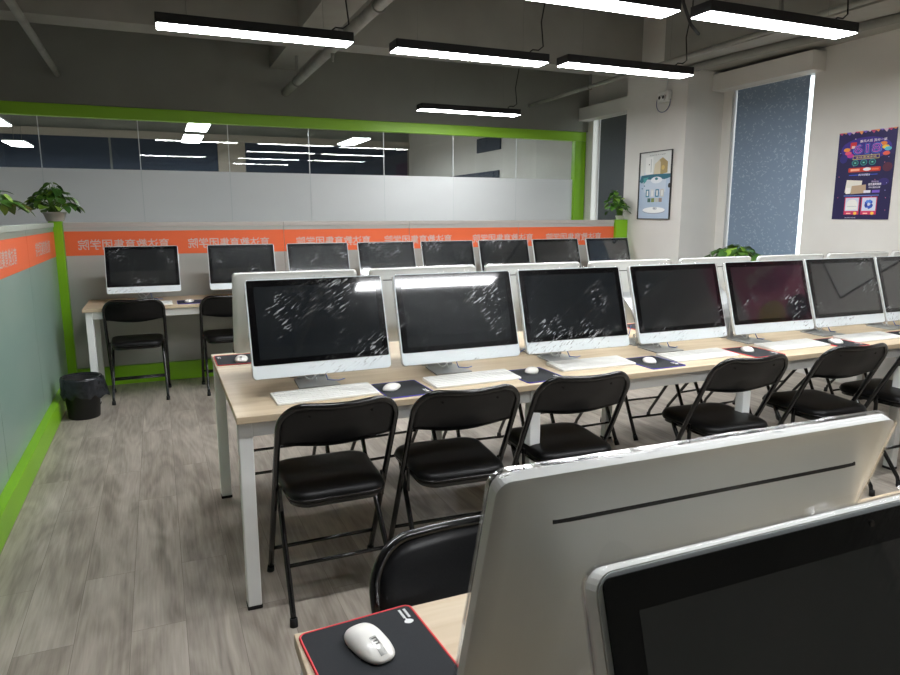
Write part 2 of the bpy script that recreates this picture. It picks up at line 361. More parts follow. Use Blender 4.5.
# the room behind the glass
def far_window(a,b):
    o=MB().box((a,YF-.02,.9),(b,YF-.004,2.92)).build('roller_blind',M['navy']); return o
for (a,b),l in zip(((-2.55,-.72),(-.68,1.26),(1.81,5.35)),('leftmost navy blind seen through the glass, at the far wall','middle navy blind seen through the glass, at the far wall','wide rightmost navy blind seen through the glass, at the far wall')):
    tag(far_window(a,b),l,'blind')
structure('trim_5', MB().box((XLEFT,YF-.06,2.92),(XW,YF-.001,3.06)).box((1.27,YF-.03,0),(1.8,YF-.001,2.915)), M['cream'])
o=MB().box((XW-.03,10.45,2.53),(XW-.002,11.35,2.77)).build('wall_vent',M['navy']); tag(o,'dark rectangular vent high on the far side wall behind the glass','vent')
o=MB().box((XW-.03,10.5,.9),(XW-.002,12.9,2.19)).build('roller_blind',M['navy']); tag(o,'dark blind on the side wall behind the frosted band','blind')
for i,(x,y,z,hl) in enumerate([(.69,10.0,2.75,.42),(.69,11.35,2.75,.46),(.69,13.05,2.75,.60),(-1.80,10.3,2.6,.5),(-1.98,13.4,2.6,.45),(3.4,10.2,2.75,.55),(3.4,12.4,2.75,.55)]):
    e=empty('panel_light',(x,y,z))
    names=['nearest of the right-hand row','middle of the right-hand row','farthest of the right-hand row','nearest of the left-hand row','farther of the left-hand row','nearer one above the side wall','farther one above the side wall']
    tag(e,'bright rectangular ceiling panel beyond the glass, '+names[i],'ceiling light','panel lights beyond the glass')
    MB().box((-.15,-hl,0),(.15,hl,.008)).build('diffuser',M['panel_on'],e)
    MB().box((-.16,-hl-.01,.009),(.16,hl+.01,.03)).build('frame',M['white_metal'],e)
    for sy in (.06-hl,hl-.06): MB().tube([(0,sy,.03),(0,sy,CEIL-z)],.003,6).build('suspension_wire',M['bracket'],e)

# ------------------------------------------------------------------ low partitions
def letters_mb(cx, w, h, z, y):
    vs,fs=text_mesh('育达教育集团学院',w,h,bold=.008,mirror=True)
    return MB().add([(v[0]+cx,y,v[2]+z) for v in vs],fs)
pb=empty('desk_partition',(2.0,YB,0)); tag(pb,'low grey frosted partition with orange lettered band behind the far computer row','partition')
xa=-.70; xb=4.77
edges=[xa,1.083,2.31,3.54,xb]
for a,b in zip(edges[:-1],edges[1:]):
    rel(MB().box((a+.002,YB-.012,.162),(b-.002,YB+.012,1.352)),pb).build('panel',M['part_panel'],pb)
    rel(MB().box((a+.002,YB-.0145,1.117),(b-.002,YB-.0125,1.317)),pb).build('orange_band',M['orange'],pb)
    rel(MB().box((a+.001,YB-.02,1.353),(b-.001,YB+.02,1.39)),pb).build('top_cap',M['cap'],pb,.002)
rel(MB().box((xa,YB-.045,0),(xb,YB+.045,.16)),pb).build('base_rail',M['green'],pb,.004)
for a,b in [(-.604,.095),(.25,.946),(1.193,1.908),(2.051,2.767),(3.004,3.718),(3.88,4.597)]:
    rel(letters_mb((a+b)/2,b-a,.088,1.207,YB-.0152),pb).build('lettering',M['grey_letter'],pb)
o=MB().box((4.772,YB-.05,0),(4.928,YB+.05,1.392)).build('partition_post',M['green'],None,.005); tag(o,'lime green square end post of the low partition beside the column','post')
o=MB().box((-.80,YB-.05,0),(-.702,YB+.05,1.40)).build('partition_post',M['green'],None,.005); tag(o,'lime green corner post where the two low partitions meet','post')
# left partition (X = PX)
pl=empty('desk_partition',(PX,4.6,0)); tag(pl,'low frosted green-tinted partition with orange band running along the left side','partition')
ya=2.6; yb=YB-.052
le=[ya,3.85,5.1,yb]
for a,b in zip(le[:-1],le[1:]):
    rel(MB().box((PX-.012,a+.002,.142),(PX+.012,b-.002,1.352)),pl).build('panel',M['part_panel_green'],pl)
    rel(MB().box((PX+.0125,a+.002,1.117),(PX+.0145,b-.002,1.317)),pl).build('orange_band',M['orange'],pl)
    rel(MB().box((PX-.02,a+.001,1.353),(PX+.02,b-.001,1.39)),pl).build('top_cap',M['cap_green'],pl,.002)
rel(MB().box((PX-.06,ya,0),(PX+.06,yb,.14)),pl).build('base_rail',M['green'],pl,.004)
for c in (4.35,5.75):
    vs,fs=text_mesh('育达教育集团学院',.7,.098,bold=.012,mirror=True)
    # faces +X: reader stands at +X, so mirrored text runs along +Y reversed
    rel(MB().add([(PX+.0152,c+v[0],v[2]+1.215) for v in vs],fs),pl).build('lettering',M['grey_letter'],pl)
o=MB().box((PX-.05,ya-.10,0),(PX+.05,ya-.002,1.40)).build('partition_post',M['green'],None,.005); tag(o,'lime green near end post of the left partition','post')

# ------------------------------------------------------------------ desks
def desk(name,x0,x1,y0,y1,legs,label,yi=.03,grp=None):
    e=empty(name,((x0+x1)/2,(y0+y1)/2,0)); tag(e,label,'desk',grp)
    rel(MB().box((x0,y0,.725),(x1,y1,.75)),e).build('tabletop',M['wood'],e,.002)
    fr=MB(); a=x0+.005; b=x1-.02
    for y in (y0+yi,y1-yi-.04): rel(MB().box((a+.05,y+.004,.665),(b,y+.036,.7245)),e).build('apron_rail',M['white_metal'],e,.003)
    for x in legs: rel(MB().box((x+.01,y0+yi+.05,.675),(x+.04,y1-yi-.05,.715)),e).build('cross_rail',M['white_metal'],e,.003)
    for x in legs:
        for y in (y0+yi-.005,y1-yi-.045):
            l=rel(MB().box((x,y,.012),(x+.05,y+.05,.7245)),e).build('leg',M['white_metal'],e,.004)
            rel(MB().box((x-.002,y-.002,0),(x+.052,y+.052,.014)),e).build('foot',M['black_rubber'],l,.003)
    return e
desk('bench_desk',.211,5.12,2.388,3.588,[.216,1.40,2.60,3.78,5.03],'long white-legged maple desk in the middle, carrying monitors back to back')
desk('bench_desk',.165,5.12,-.14,1.06,[.17,1.40,2.60,3.78,5.03],'maple desk nearest the camera with the red-edged mouse pad on its corner')
desk('bench_desk',-.556,4.90,5.745,6.395,[-.54,.70,2.0,3.3,4.82],'maple desk along the orange banded partition at the far side')

# ------------------------------------------------------------------ monitor
TL=R(17.5); MW=.552; MH=.388; CH=.052
def P3(u,v,d,z0=.08):   # u across, v up the screen, d behind the front face
    return (u, v*math.sin(TL)+d*math.cos(TL), z0+v*math.cos(TL)-d*math.sin(TL))
def hw(v,H,W,r):
    dv=min(v,H-v); 
    return W/2 if dv>=r else W/2-(r-math.sqrt(max(0,r*r-(r-dv)**2)))
def vs_list(H,r,n):
    k=6; a=[r*(1-math.cos(PI/2*i/k)) for i in range(k)]
    mid=[r+(H-2*r)*i/n for i in range(n+1)]
    return a+mid+[H-x for x in reversed(a)]
def sst(t): t=max(0,min(1,t)); return t*t*(3-2*t)
def bulge(u,v,W,H):
    dx=W/2-abs(u); dv=min(v,H-v); return .034*sst(dx/.075)*sst(dv/.12)
def plate(W,H,r,front,back,v0=0,nx=24,ny=14):
    vl=vs_list(H,r,ny); mb=MB(); nr=len(vl); F=[];B=[]
    for v in vl:
        h=hw(v,H,W,r)
        for i in range(nx+1):
            u=(2*i/nx-1)*h; F.append(P3(u,v+v0,front(u,v))); B.append(P3(u,v+v0,back(u,v)))
    n=nx+1; ff=[];fb=[]
    for j in range(nr-1):
        for i in range(nx):
            a=j*n+i; ff.append((a,a+1,a+n+1,a+n)); fb.append((a,a+n,a+n+1,a+1))
    bd=[i for i in range(n)]+[j*n+nx for j in range(1,nr)]+[(nr-1)*n+i for i in range(nx-1,-1,-1)]+[j*n for j in range(nr-2,0,-1)]
    mb.add(F,ff,False); mb.add(B,fb,True)
    N=len(F); mb.add(F+B,[(bd[i],bd[(i+1)%len(bd)],N+bd[(i+1)%len(bd)],N+bd[i]) for i in range(len(bd))],False)
    return mb
def make_monitor():
    e=empty('desktop_monitor')
    body=plate(MW,MH,.016,lambda u,v:0,lambda u,v:.014+bulge(u,v,MW,MH)).build('body',M['alu'],e)
    # white front border and chin, a thin sheet on the front face
    plate(MW-.002,MH-.002,.015,lambda u,v:-.0012,lambda u,v:-.0001,.001,12,6).build('front_panel',M['chin'],e)
    g=plate(MW-.010,MH-CH-.004,.007,lambda u,v:-.0030,lambda u,v:-.0013,CH,4,3).build('screen_glass',M['glass_black'],e)
    W2=MW-.062; H2=MH-CH-.052
    mb=MB(); mb.add([P3(a,b,-.0033) for a,b in ((-W2/2,CH+.022),(W2/2,CH+.022),(W2/2,CH+.022+H2),(-W2/2,CH+.022+H2))],[(0,1,2,3)]); mb.build('display',M['display'],g)
    # vent slot on the back
    sl=MB(); vv=MH-.050; n=20; pts=[]
    for i in range(n):
        a=-.213+.426*i/n; b=-.213+.426*(i+1)/n
        for (p,q) in ((a,b),):
            A=[P3(p,vv-.0019,.0146+bulge(p,vv-.0019,MW,MH)),P3(q,vv-.0019,.0146+bulge(q,vv-.0019,MW,MH)),P3(q,vv+.0019,.0146+bulge(q,vv+.0019,MW,MH)),P3(p,vv+.0019,.0146+bulge(p,vv+.0019,MW,MH))]
            Bq=[P3(p,vv-.0019,.012+bulge(p,vv,MW,MH)),P3(q,vv-.0019,.012+bulge(q,vv,MW,MH)),P3(q,vv+.0019,.012+bulge(q,vv,MW,MH)),P3(p,vv+.0019,.012+bulge(p,vv,MW,MH))]
            sl.add(A+Bq,[(0,1,2,3),(7,6,5,4),(0,4,5,1),(2,6,7,3),(1,5,6,2),(3,7,4,0)])
    sl.build('vent_slot',M['slot'],e)
    # little camera dot
    c=P3(0,MH-.013,-.0034); MB().tube([(c[0],c[1]+.001,c[2]),(c[0],c[1]-.0006,c[2])],.0028,12).build('camera_lens',M['slot'],e)
    # stand: foot plate + neck bent up to the back of the body
    st=MB(); x=.03
    f=[(-.085+x*0,.10),(.085,.10),(.072,.275),(-.072,.275)]
    st.prism(f,lambda a,b:(a,b,0.0),lambda a,b:(a,b,.006))
    top=P3(0,.215,.045); prof=[(.268,.006),(.276,.05),(.262,.12),(.22,.19),(top[1]+.004,top[2]+.0)]
    vs=[];fs=[]
    for (y,z) in prof:
        w=.06; vs+=[(-w,y-.004,z),(w,y-.004,z),(w,y+.004,z+.001),(-w,y+.004,z+.001)]
    for i in range(len(prof)-1):
        for j in range(4): fs.append((i*4+j,i*4+(j+1)%4,(i+1)*4+(j+1)%4,(i+1)*4+j))
    fs+=[(0,1,2,3),tuple((len(prof)-1)*4+k for k in (3,2,1,0))]
    st.add(vs,fs,False); st.build('stand',M['stand'],e)
    # power cable looping on the foot
    cb=MB(); pts=[]
    for k in range(26):
        t=k/25; a=t*2*PI*1.15
        pts.append((-.03+.035*math.cos(a)+.03*t,.185+.02*math.sin(a)+.04*t,.011+.045*abs(math.sin(a*.7))))
    cb.tube(pts,.0028,8).build('power_cable',M['cable_white'],e)
    cb=MB(); cb.tube([(.04,.20,.10),(.042,.19,.05),(.05,.17,.012),(.075,.165,.0095),(.10,.18,.003),(.13,.20,.003)],.0022,8).build('data_cable',M['cable_blue'],e)
    # cling film: loose sleeve a few mm off the body
    def nz(u,v,k): return noise.noise(Vector((u*22+k*5,v*22,k*3.1)))
    def ff(u,v): return -.0052+.0011*nz(u,v,1)
    def fb(u,v): return .0165+bulge(u,v,MW,MH)+.0015*nz(u,v,2)
    film=plate(MW+.004,MH+.004,.018,ff,fb,-.002,40,22)
    nf=len(film.f); film.mi=[1]*nf
    vs=[]
    for (a,b,c) in film.v:
        k=noise.noise(Vector((a*30,b*30,c*30))); edge=(abs(a)>MW/2-.002)
        vs.append((a+(+.0012*k*(1 if a>0 else -1) if edge else 0),b,c+.0008*k))
    film.v=vs
    # gathered fins of film standing off the corners and top edge
    for (u0,u1,vv,h) in ((-.27,-.235,MH+.001,.014),(.13,.27,MH+.002,.010),(-.09,.1,MH+.003,.006)):
        A=[];Bt=[];n=10
        for i in range(n+1):
            u=u0+(u1-u0)*i/n; w=math.sin(PI*i/n)*h+.002+.0015*noise.noise(Vector((u*80,0,h*90)))
            A.append(P3(u,vv,.006)); Bt.append(P3(u+.004,vv+w,.010+.006*noise.noise(Vector((u*40,3,1)))))
        film.add(A+Bt,[(i,i+1,n+2+i,n+1+i) for i in range(n)],True)
    film.sm=[True]*len(film.f)
    nfront=40*(2*6+22)
    for i in range(nfront): film.mi[i]=0
    film.build('plastic_film',[M['film'],M['film_clear']],e)
    return e
mon=make_monitor(); used=[False]
def place_monitor(x,y,rz,label,group):
    m=mon if not used[0] else copy_tree(mon); used[0]=True
    m.location=(x,y,.75); m.rotation_euler=(0,0,R(rz)); tag(m,label,'monitor',group); return m
R1=[.569+.608*i for i in range(7)]
d1=['above the first keyboard at the desk end','with a bright lamp mirrored in it','behind the third chair from left','with a dark wide screen','showing the reflection of a pink poster','showing the reflection of a pale poster','cut by the right edge of the photo']
R1x=[.575,1.175,1.767,2.385,3.00,3.585,4.165]; rz1=[1,0,-1,0,-2,-1,-1]
for i,x in enumerate(R1x):
    place_monitor(x,2.600,rz1[i],'film-wrapped silver monitor facing us on the middle desk, '+ORD[i] if i<0 else 'silver monitor facing us on the middle desk, %s'%d1[i],'monitors facing us on the middle desk')
for i in range(8):
    place_monitor(.563+.610*i,3.187,180+[0,1,-1,0,1,0,-1,0][i],'silver monitor turned away from us on the middle desk, %s'%ORD[i],'monitors facing away on the middle desk')
R3x=[-.12,.66,1.327,1.968,2.59,3.20,3.81,4.46]
d3=['leftmost','second from left','third from left, a bright bar mirrored in it','fourth from left, two lamps mirrored at its top','fifth from left','sixth from left','seventh from left','rightmost, beside the white column']
for i,x in enumerate(R3x):
    place_monitor(x,6.02,[0,-1,1,0,1,-1,0,1][i],'black-screened monitor before the orange band, %s'%d3[i],'monitors on the far desk')
near=[place_monitor(.557,.664,179.0,'large silver monitor back with a long dark slot in the foreground','monitors on the near desk')]
near.append(place_monitor(.537,.243,0,'black-screened film-wrapped monitor in the bottom right corner nearest the camera','monitors on the near desk'))
for m in near:
    for c in bpy.data.objects:
        if c.parent==m and c.name.startswith('stand'): c.scale=(1,.6,1)

# ------------------------------------------------------------------ keyboards, mice, pads
def make_keyboard():
    e=empty('keyboard')
    MB().prism(rrect(.40,.155,.008),lambda a,b:(a,b,0),lambda a,b:(a,b,.008+.05*(b+.078))).build('body',M['kb'],e,.0015)
    k=MB(); rows=6
    for r in range(rows):
        y=-.066+r*.0228; n=20; x=-.191
        for c in range(n):
            w=.0183; 
            if r==0 and 4<=c<9:
                if c>4: x+=.0191; continue
                w=.0191*5-.0008
            z=.008+.05*(y+.078)
            k.box((x,y,z),(x+w,y+.0222,z+.0018)); x+=.0191
            
    k.build('keys',M['keycap'],e)
    return e
kb=make_keyboard(); ukb=[False]
def place_kb(x,y,rz,label,group):
    m=kb if not ukb[0] else copy_tree(kb); ukb[0]=True
    m.location=(x,y,.75); m.rotation_euler=(0,0,R(rz)); tag(m,label,'keyboard',group)
def make_mouse():
    e=empty('computer_mouse'); L=.108; W=.060; H=.022; mb=MB(); nu=24; nv=16; vs=[]; fs=[]
    def f(r,a):  # r 0..1 from centre to rim
        c,s=math.cos(a),math.sin(a); k=(abs(c)**2.8+abs(s)**2.8)**(-1/2.8)
        x=W/2*r*k*c*(1-.08*(s)); y=L/2*r*k*s
        z=.004+(H-.004)*(1-r**2.6)**.6*(1-.28*(y/(L/2)) -.18*(y/(L/2))**2)
        return x,y,z
    vs.append(f(0,0))
    for i in range(1,nv+1):
        for j in range(nu*2): vs.append(f(i/nv,2*PI*j/(nu*2)))
    n=nu*2
    for j in range(n): fs.append((0,1+j,1+(j+1)%n))
    for i in range(nv-1):
        for j in range(n): fs.append((1+i*n+j,1+(i+1)*n+j,1+(i+1)*n+(j+1)%n,1+i*n+(j+1)%n))
    b0=len(vs)
    for j in range(n): x,y,z=vs[1+(nv-1)*n+j]; vs.append((x*.95,y*.95,0))
    for j in range(n): fs.append((1+(nv-1)*n+j,b0+j,b0+(j+1)%n,1+(nv-1)*n+(j+1)%n))
    fs.append(tuple(b0+j for j in reversed(range(n))))
    mb.add(vs,fs,True); mb.build('shell',M['mouse'],e)
    def top(x,y,off):
        a=math.atan2(y/(L/2),x/(W/2)); r=math.hypot(x/(W/2),y/(L/2)); 
        z=.004+(H-.004)*(1-min(1,r)**2.6)**.6*(1-.28*(y/(L/2))-.18*(y/(L/2))**2); return (x,y,z+off)
    st=MB(); ys=[.008+.038*i/10 for i in range(11)]
    v=[];f2=[]
    for y in ys: v+=[top(-.006,y,.0009),top(0,y,.0013),top(.006,y,.0009)]
    for i in range(10):
        for j in range(2): f2.append((i*3+j,i*3+j+1,(i+1)*3+j+1,(i+1)*3+j))
    st.add(v,f2,True); st.build('scroll_strip',M['mouse_grey'],e)
    mk=MB()
    for yy in (.012,.018,.024):
        mk.add([top(-.004,yy,.0018),top(.004,yy,.0018),top(.004,yy+.0022,.0018),top(-.004,yy+.0022,.0018)],[(0,1,2,3)])
    mk.add([top(-.004,.012,.0018),top(-.0028,.012,.0018),top(-.0028,.026,.0018),top(-.004,.026,.0018)],[(0,1,2,3)])
    mk.build('printed_mark',M['ink'],e)
    return e
ms=make_mouse(); ums=[False]
def place_mouse(x,y,rz,label,group,z=.7535):
    m=ms if not ums[0] else copy_tree(ms); ums[0]=True
    m.location=(x,y,z); m.rotation_euler=(0,0,R(rz)); tag(m,label,'mouse',group)
def make_pad(edge,cloth,logo=True,W=.20,D=.24):
    e=empty('mouse_pad')
    MB().prism(rrect(W-.004,D-.004,.012),lambda a,b:(a,b,0),lambda a,b:(a,b,.003)).build('cloth',cloth,e)
    pts=[(a,b,.002) for a,b in rrect(W-.004,D-.004,.012)]
    MB().tube(pts,.0021,6,closed=True).xf(Matrix.Translation((0,0,.0002))).build('stitched_edge',edge,e)
    if logo:
        g=MB(); z=.0034
        # small round emblem with a leaf-like tip, and two short lines of print, in a corner
        cx,cy=W/2-.022,-D/2+.045
        if logo=='far': cx,cy=-W/2+.022,-D/2+.050
        n=18; g.add([(cx+.0075*math.cos(2*PI*i/n)*(1+.12*math.cos(4*PI*i/n)),cy+.0068*math.sin(2*PI*i/n),z) for i in range(n)],[tuple(range(n))])
        g.add([(cx-.001,cy-.006,z),(cx+.002,cy-.0115,z),(cx+.004,cy-.006,z)],[(0,1,2)])
        random.seed(3)
        for k in range(2):
            x0=cx-.0085+.009*k; y=cy+.010; ye=cy+.034
            if logo=='far': y=cy-.038; ye=cy-.012
            while y<ye:
                w=.0022; g.add([(x0,y,z),(x0+.005,y,z),(x0+.005,y+w,z),(x0,y+w,z)],[(0,1,2,3)])
                g.add([(x0+random.choice([0,.0032]),y-.0002,z),(x0+.0012+random.choice([0,.0028]),y-.0002,z),(x0+.003,y+w+.001,z),(x0+.0015,y+w+.001,z)],[(0,1,2,3)]); y+=.0031
        g.build('printed_logo',M['white_print'],e)
    return e
def place_pad(x,y,rz,label,group,proto,first=[]):
    m=proto if proto.name not in first else copy_tree(proto); first.append(proto.name)
    m.location=(x,y,.75); m.rotation_euler=(0,0,R(rz)); tag(m,label,'mouse pad',group)
KBX=[(.565,2.570,2),(1.20,2.568,1),(1.84,2.615,-1),(2.44,2.568,0),(3.10,2.575,0),(3.70,2.575,0),(4.31,2.575,0)]
w1=['first','second','third','fourth','fifth','sixth','seventh']
for i,(x,y,r) in enumerate(KBX):
    place_kb(x,y,r,'white keyboard on the middle desk, %s from its left end'%w1[i],'keyboards on the middle desk')
pblue=make_pad(M['blue'],M['pad']); pred=make_pad(M['red'],M['pad'])
for i,x in enumerate([.873,1.485,2.135,2.775,3.40,4.01]):
    place_pad(x,2.535,[2,1,1,-1,0,0][i],'dark mouse pad with %s edging on the middle desk, right of the %s keyboard'%('blue' if i<3 else 'red',w1[i]),'mouse pads on the middle desk',pblue if i<3 else pred)
for i,(x,y) in enumerate([(.835,2.555),(1.505,2.590),(2.125,2.550),(2.765,2.565),(3.39,2.545),(4.0,2.55)]):
    place_mouse(x,y,[-38,-35,-30,-35,-30,-20][i],'white mouse on the dark pad right of the %s keyboard'%w1[i],'mice on the middle desk')
# far side of the middle desk
for i in range(8):
    place_pad(.318+.61*i,3.405,180,'red-edged dark mouse pad on the far side of the middle desk, %s'%ORD[i],'pads on the far side of the middle desk',pred)
place_mouse(.335,3.36,170,'white mouse on the red-edged pad at the far corner of the middle desk','mice behind the middle row')
# far desk
ppur=make_pad(M['blue'],M['pad_navy'],False)
for i,x in enumerate(R3x):
    place_pad(x+.335 if i<7 else x+.33,5.895,0,'dark purple mouse pad on the far desk, %s'%ORD[i],'pads on the far desk',ppur)
    place_mouse(x+.33,5.90,-20,'white mouse on a purple pad on the far desk, %s'%ORD[i],'mice on the far desk')
    place_kb(x,5.868,0,'white keyboard on the far desk, %s'%ORD[i],'keyboards on the far desk')
# near desk
pbig=make_pad(M['red'],M['pad'],'far',.205,.26)
place_pad(.280,.928,184,'large black mouse pad with red edging on the corner of the near desk','pads on the near desk',pbig)
place_mouse(.272,.972,180+14,'large white mouse on the red-edged pad in the foreground','mice on the near desk')

# ------------------------------------------------------------------ folding chairs
def make_chair():
    e=empty('folding_chair'); r=.0115; w=.212
    yt,zt=-.215,.79; yf=.215
    def side(s,z): t=z/zt; return (s*w, yf+(yt-yf)*t, z)
    pts=[side(-1,.012)]+[side(-1,z) for z in (.2,.4,.58,.66,.70)]
    n=10; rc=.085
    for k in range(1,n+1):
        a=PI*.5*k/n; x=-w+rc*(1-math.cos(a)); z=.705+rc*math.sin(a); y=side(0,z)[1]-.028*sst((x+w)/.2)
        pts.append((x,y,z))
    top=[]
    for k in range(1,8):
        x=(-w+rc)*(1-2*k/8); top.append((x, side(0,zt)[1]-.028*sst((w-abs(x))/.2), .79-.004*math.cos(x/(w-rc)*PI/2)))
    left=list(pts); right=[(-p[0],p[1],p[2]) for p in reversed(left)]
    MB().tube(left+top+right,r,12).build('back_frame',M['black_gloss'],e)
    # rear legs, from under the seat down to the near floor
    for s in (-1,1):
        x=s*(w-.028)
        l=MB().tube([(x,.10,.425),(x,.085,.40),(x*1.06,-.20,.05),(x*1.06,-.213,.012)],.0105,12).build('rear_leg',M['black_gloss'],e)
        MB().tube([(x*1.06,-.211,.03),(x*1.06,-.2145,0.0)],[.0135,.0145],12).build('rubber_foot',M['black_rubber'],l)
        f=MB().tube([side(s,.03),(s*w,.2165,0)],[.0140,.0150],12).build('rubber_foot',M['black_rubber'],e)
        # side bracket linking seat and frame
        MB().box((s*(w-.021),-.05,.36),(s*(w-.012),-.03,.455)).build('hinge_bracket',M['black_gloss'],e,.002)
    def rearpt(s,z):
        t=(.40-z)/.35; x=s*(w-.028)*(1+.06*t); return (x,.085-.285*t,z)
    MB().tube([rearpt(-1,.17),rearpt(1,.17)],.0075,10).build('cross_bar',M['black_gloss'],e)
    MB().tube([side(-1,.13),side(1,.13)],.0075,10).build('cross_bar',M['black_gloss'],e)
    # seat cushion: domed pad with piping
    def outl(sc=1):
        pts=[]
        for (x,y) in rrect(.39,.40,.075,8): 
            k=1-.10*((.2-y)/.4)*1.0
            pts.append((x*k*sc,(y)*sc+.025))
        return pts
    seat=MB(); vs=[]; fs=[]; rings=[(1,.425),(1.012,.432),(1.012,.447),(.985,.459),(.93,.466),(.8,.470),(.5,.472),(.15,.472)]
    for sc,z in rings: vs+=[(a,b-.0*sc,z) for a,b in outl(sc)]
    vs=[(a,(b-.025)+.02,z) for a,b,z in vs]
    N=len(outl())
    for i in range(len(rings)-1):
        for j in range(N): fs.append((i*N+j,i*N+(j+1)%N,(i+1)*N+(j+1)%N,(i+1)*N+j))
    fs.append(tuple(reversed(range(N)))); fs.append(tuple((len(rings)-1)*N+j for j in range(N)))
    seat.add(vs,fs,True); so=seat.build('seat',M['vinyl'],e)
    MB().tube([(a*1.012,(b-.025)*1.012+.02,.4395) for a,b in outl()],.0035,6,closed=True).build('piping',M['black_gloss'],so)
    MB().prism([(a*.96,(b-.025)*.96+.02) for a,b in outl()],lambda a,b:(a,b,.41),lambda a,b:(a,b,.4248)).build('seat_pan',M['black_gloss'],e)
    # backrest: curved pad with a belly on its lower edge
    nx=20; nz=8; F=[];B=[]
    for j in range(nz+1):
        for i in range(nx+1):
            s=2*i/nx-1; x=s*(w-.004)
            zb=.638-.026*math.cos(s*PI/2)**1.2 if abs(s)<1 else .638
            ztp=.787 if abs(x)<w-.08 else .705+.082*math.sqrt(max(0,1-((abs(x)-(w-.085))/.085)**2))
            z=zb+(ztp-zb)*j/nz
            yy=yf+(yt-yf)*z/zt-.028*sst((w-abs(x))/.2)*min(1,max(0,(z-.58)/.12))
            th=.009*math.sin(PI*min(1,max(0,(j+.4)/(nz+.8))))**.5
            F.append((x,yy+.004+th,z)); B.append((x,yy-.005,z))
    n=nx+1; mb=MB(); ff=[];fb=[]
    for j in range(nz):
        for i in range(nx): a=j*n+i; ff.append((a,a+n,a+n+1,a+1)); fb.append((a,a+1,a+n+1,a+n))
    bd=[i for i in range(n)]+[j*n+nx for j in range(1,nz+1)]+[nz*n+i for i in range(nx-1,-1,-1)]+[j*n for j in range(nz-1,0,-1)]
    mb.add(F,ff,True); mb.add(B,fb,True); N=len(F)
    mb.add(F+B,[(bd[i],bd[(i+1)%len(bd)],N+bd[(i+1)%len(bd)],N+bd[i]) for i in range(len(bd))],False)
    bo=mb.build('backrest',M['backpad'],e)
    for s in (-1,1):
        x=s*.11; z=.75; yy=yf+(yt-yf)*z/zt-.028*sst((w-abs(x))/.2)-.005
        MB().tube([(x,yy+.001,z),(x,yy-.0025,z)],[.006,.0045],12).build('rivet',M['black_rubber'],bo)
    return e
ch=make_chair(); uch=[False]
def place_chair(x,y,rz,label,group):
    m=ch if not uch[0] else copy_tree(ch); uch[0]=True
    m.location=(x,y,0); m.scale=(1,1,1.022); m.rotation_euler=(0,0,R(rz)); tag(m,label,'chair',group)
cn=['leftmost, by the white table leg','second from left','third from left','fourth from left','fifth from left','sixth from left, at the right edge']
for i,(x,y,r) in enumerate([(.548,2.462,0),(1.045,2.44,-3),(1.575,2.45,-4),(2.47,2.44,-4),(3.16,2.44,-5),(3.78,2.45,0)]):
    place_chair(x,y,r,'black folding chair at the middle desk front, %s'%cn[i],'chairs along the near side of the middle desk')
for i in range(8):
    place_chair(.557+.61*i,3.60+[.0,-.03,.03,0,.02,.06,0,0][i],180+[0,3,-4,2,-3,4,0,0][i],'black folding chair behind the middle desk, %s'%ORD[i],'chairs behind the middle desk')
for i in range(8):
    place_chair(-.20+.647*i+(.05 if i==1 else .08 if i>1 else 0),5.915,0,'black folding chair at the far desk before the partition, %s'%ORD[i],'chairs at the far desk')
place_chair(.548,.982,180,'black padded chair back behind the near desk, beside the large monitor','chairs at the near desk')

# ------------------------------------------------------------------ waste bin
bn=empty('waste_bin',(-.575,5.45,0)); tag(bn,'small black waste bin with a bag, by the green base of the left partition','bin')
MB().lathe([(0,0),(.100,0),(.104,.004),(.126,.285),(.130,.29),(.130,.298),(.122,.298),(.100,.01),(0,.01)],40).build('bucket',M['bin'],bn)
bg=MB(); n=60; prof=[(.10,.06),(.120,.20),(.121,.29),(.126,.306),(.134,.304),(.137,.285),(.137,.24),(.138,.20),(.136,.165)]
vs=[];fs=[]
for i,(r_,z_) in enumerate(prof):
    for j in range(n):
        a=2*PI*j/n; k=noise.noise(Vector((math.cos(a)*3,math.sin(a)*3,i*.5)))
        q=noise.noise(Vector((math.cos(a)*9,math.sin(a)*9,i*.9)))
        out=max(0,i-4)/4
        rr=r_+(.012*abs(k)+.007*q)*out + (.045*max(0,math.cos(a-R(-8)))**10*out*(1.2-out*.3)); zz=z_+.035*k*out
        vs.append((rr*math.cos(a),rr*math.sin(a),zz))
for i in range(len(prof)-1):
    for j in range(n): fs.append((i*n+j,i*n+(j+1)%n,(i+1)*n+(j+1)%n,(i+1)*n+j))
bg.add(vs,fs,True).build('bin_bag',M['bag'],bn)

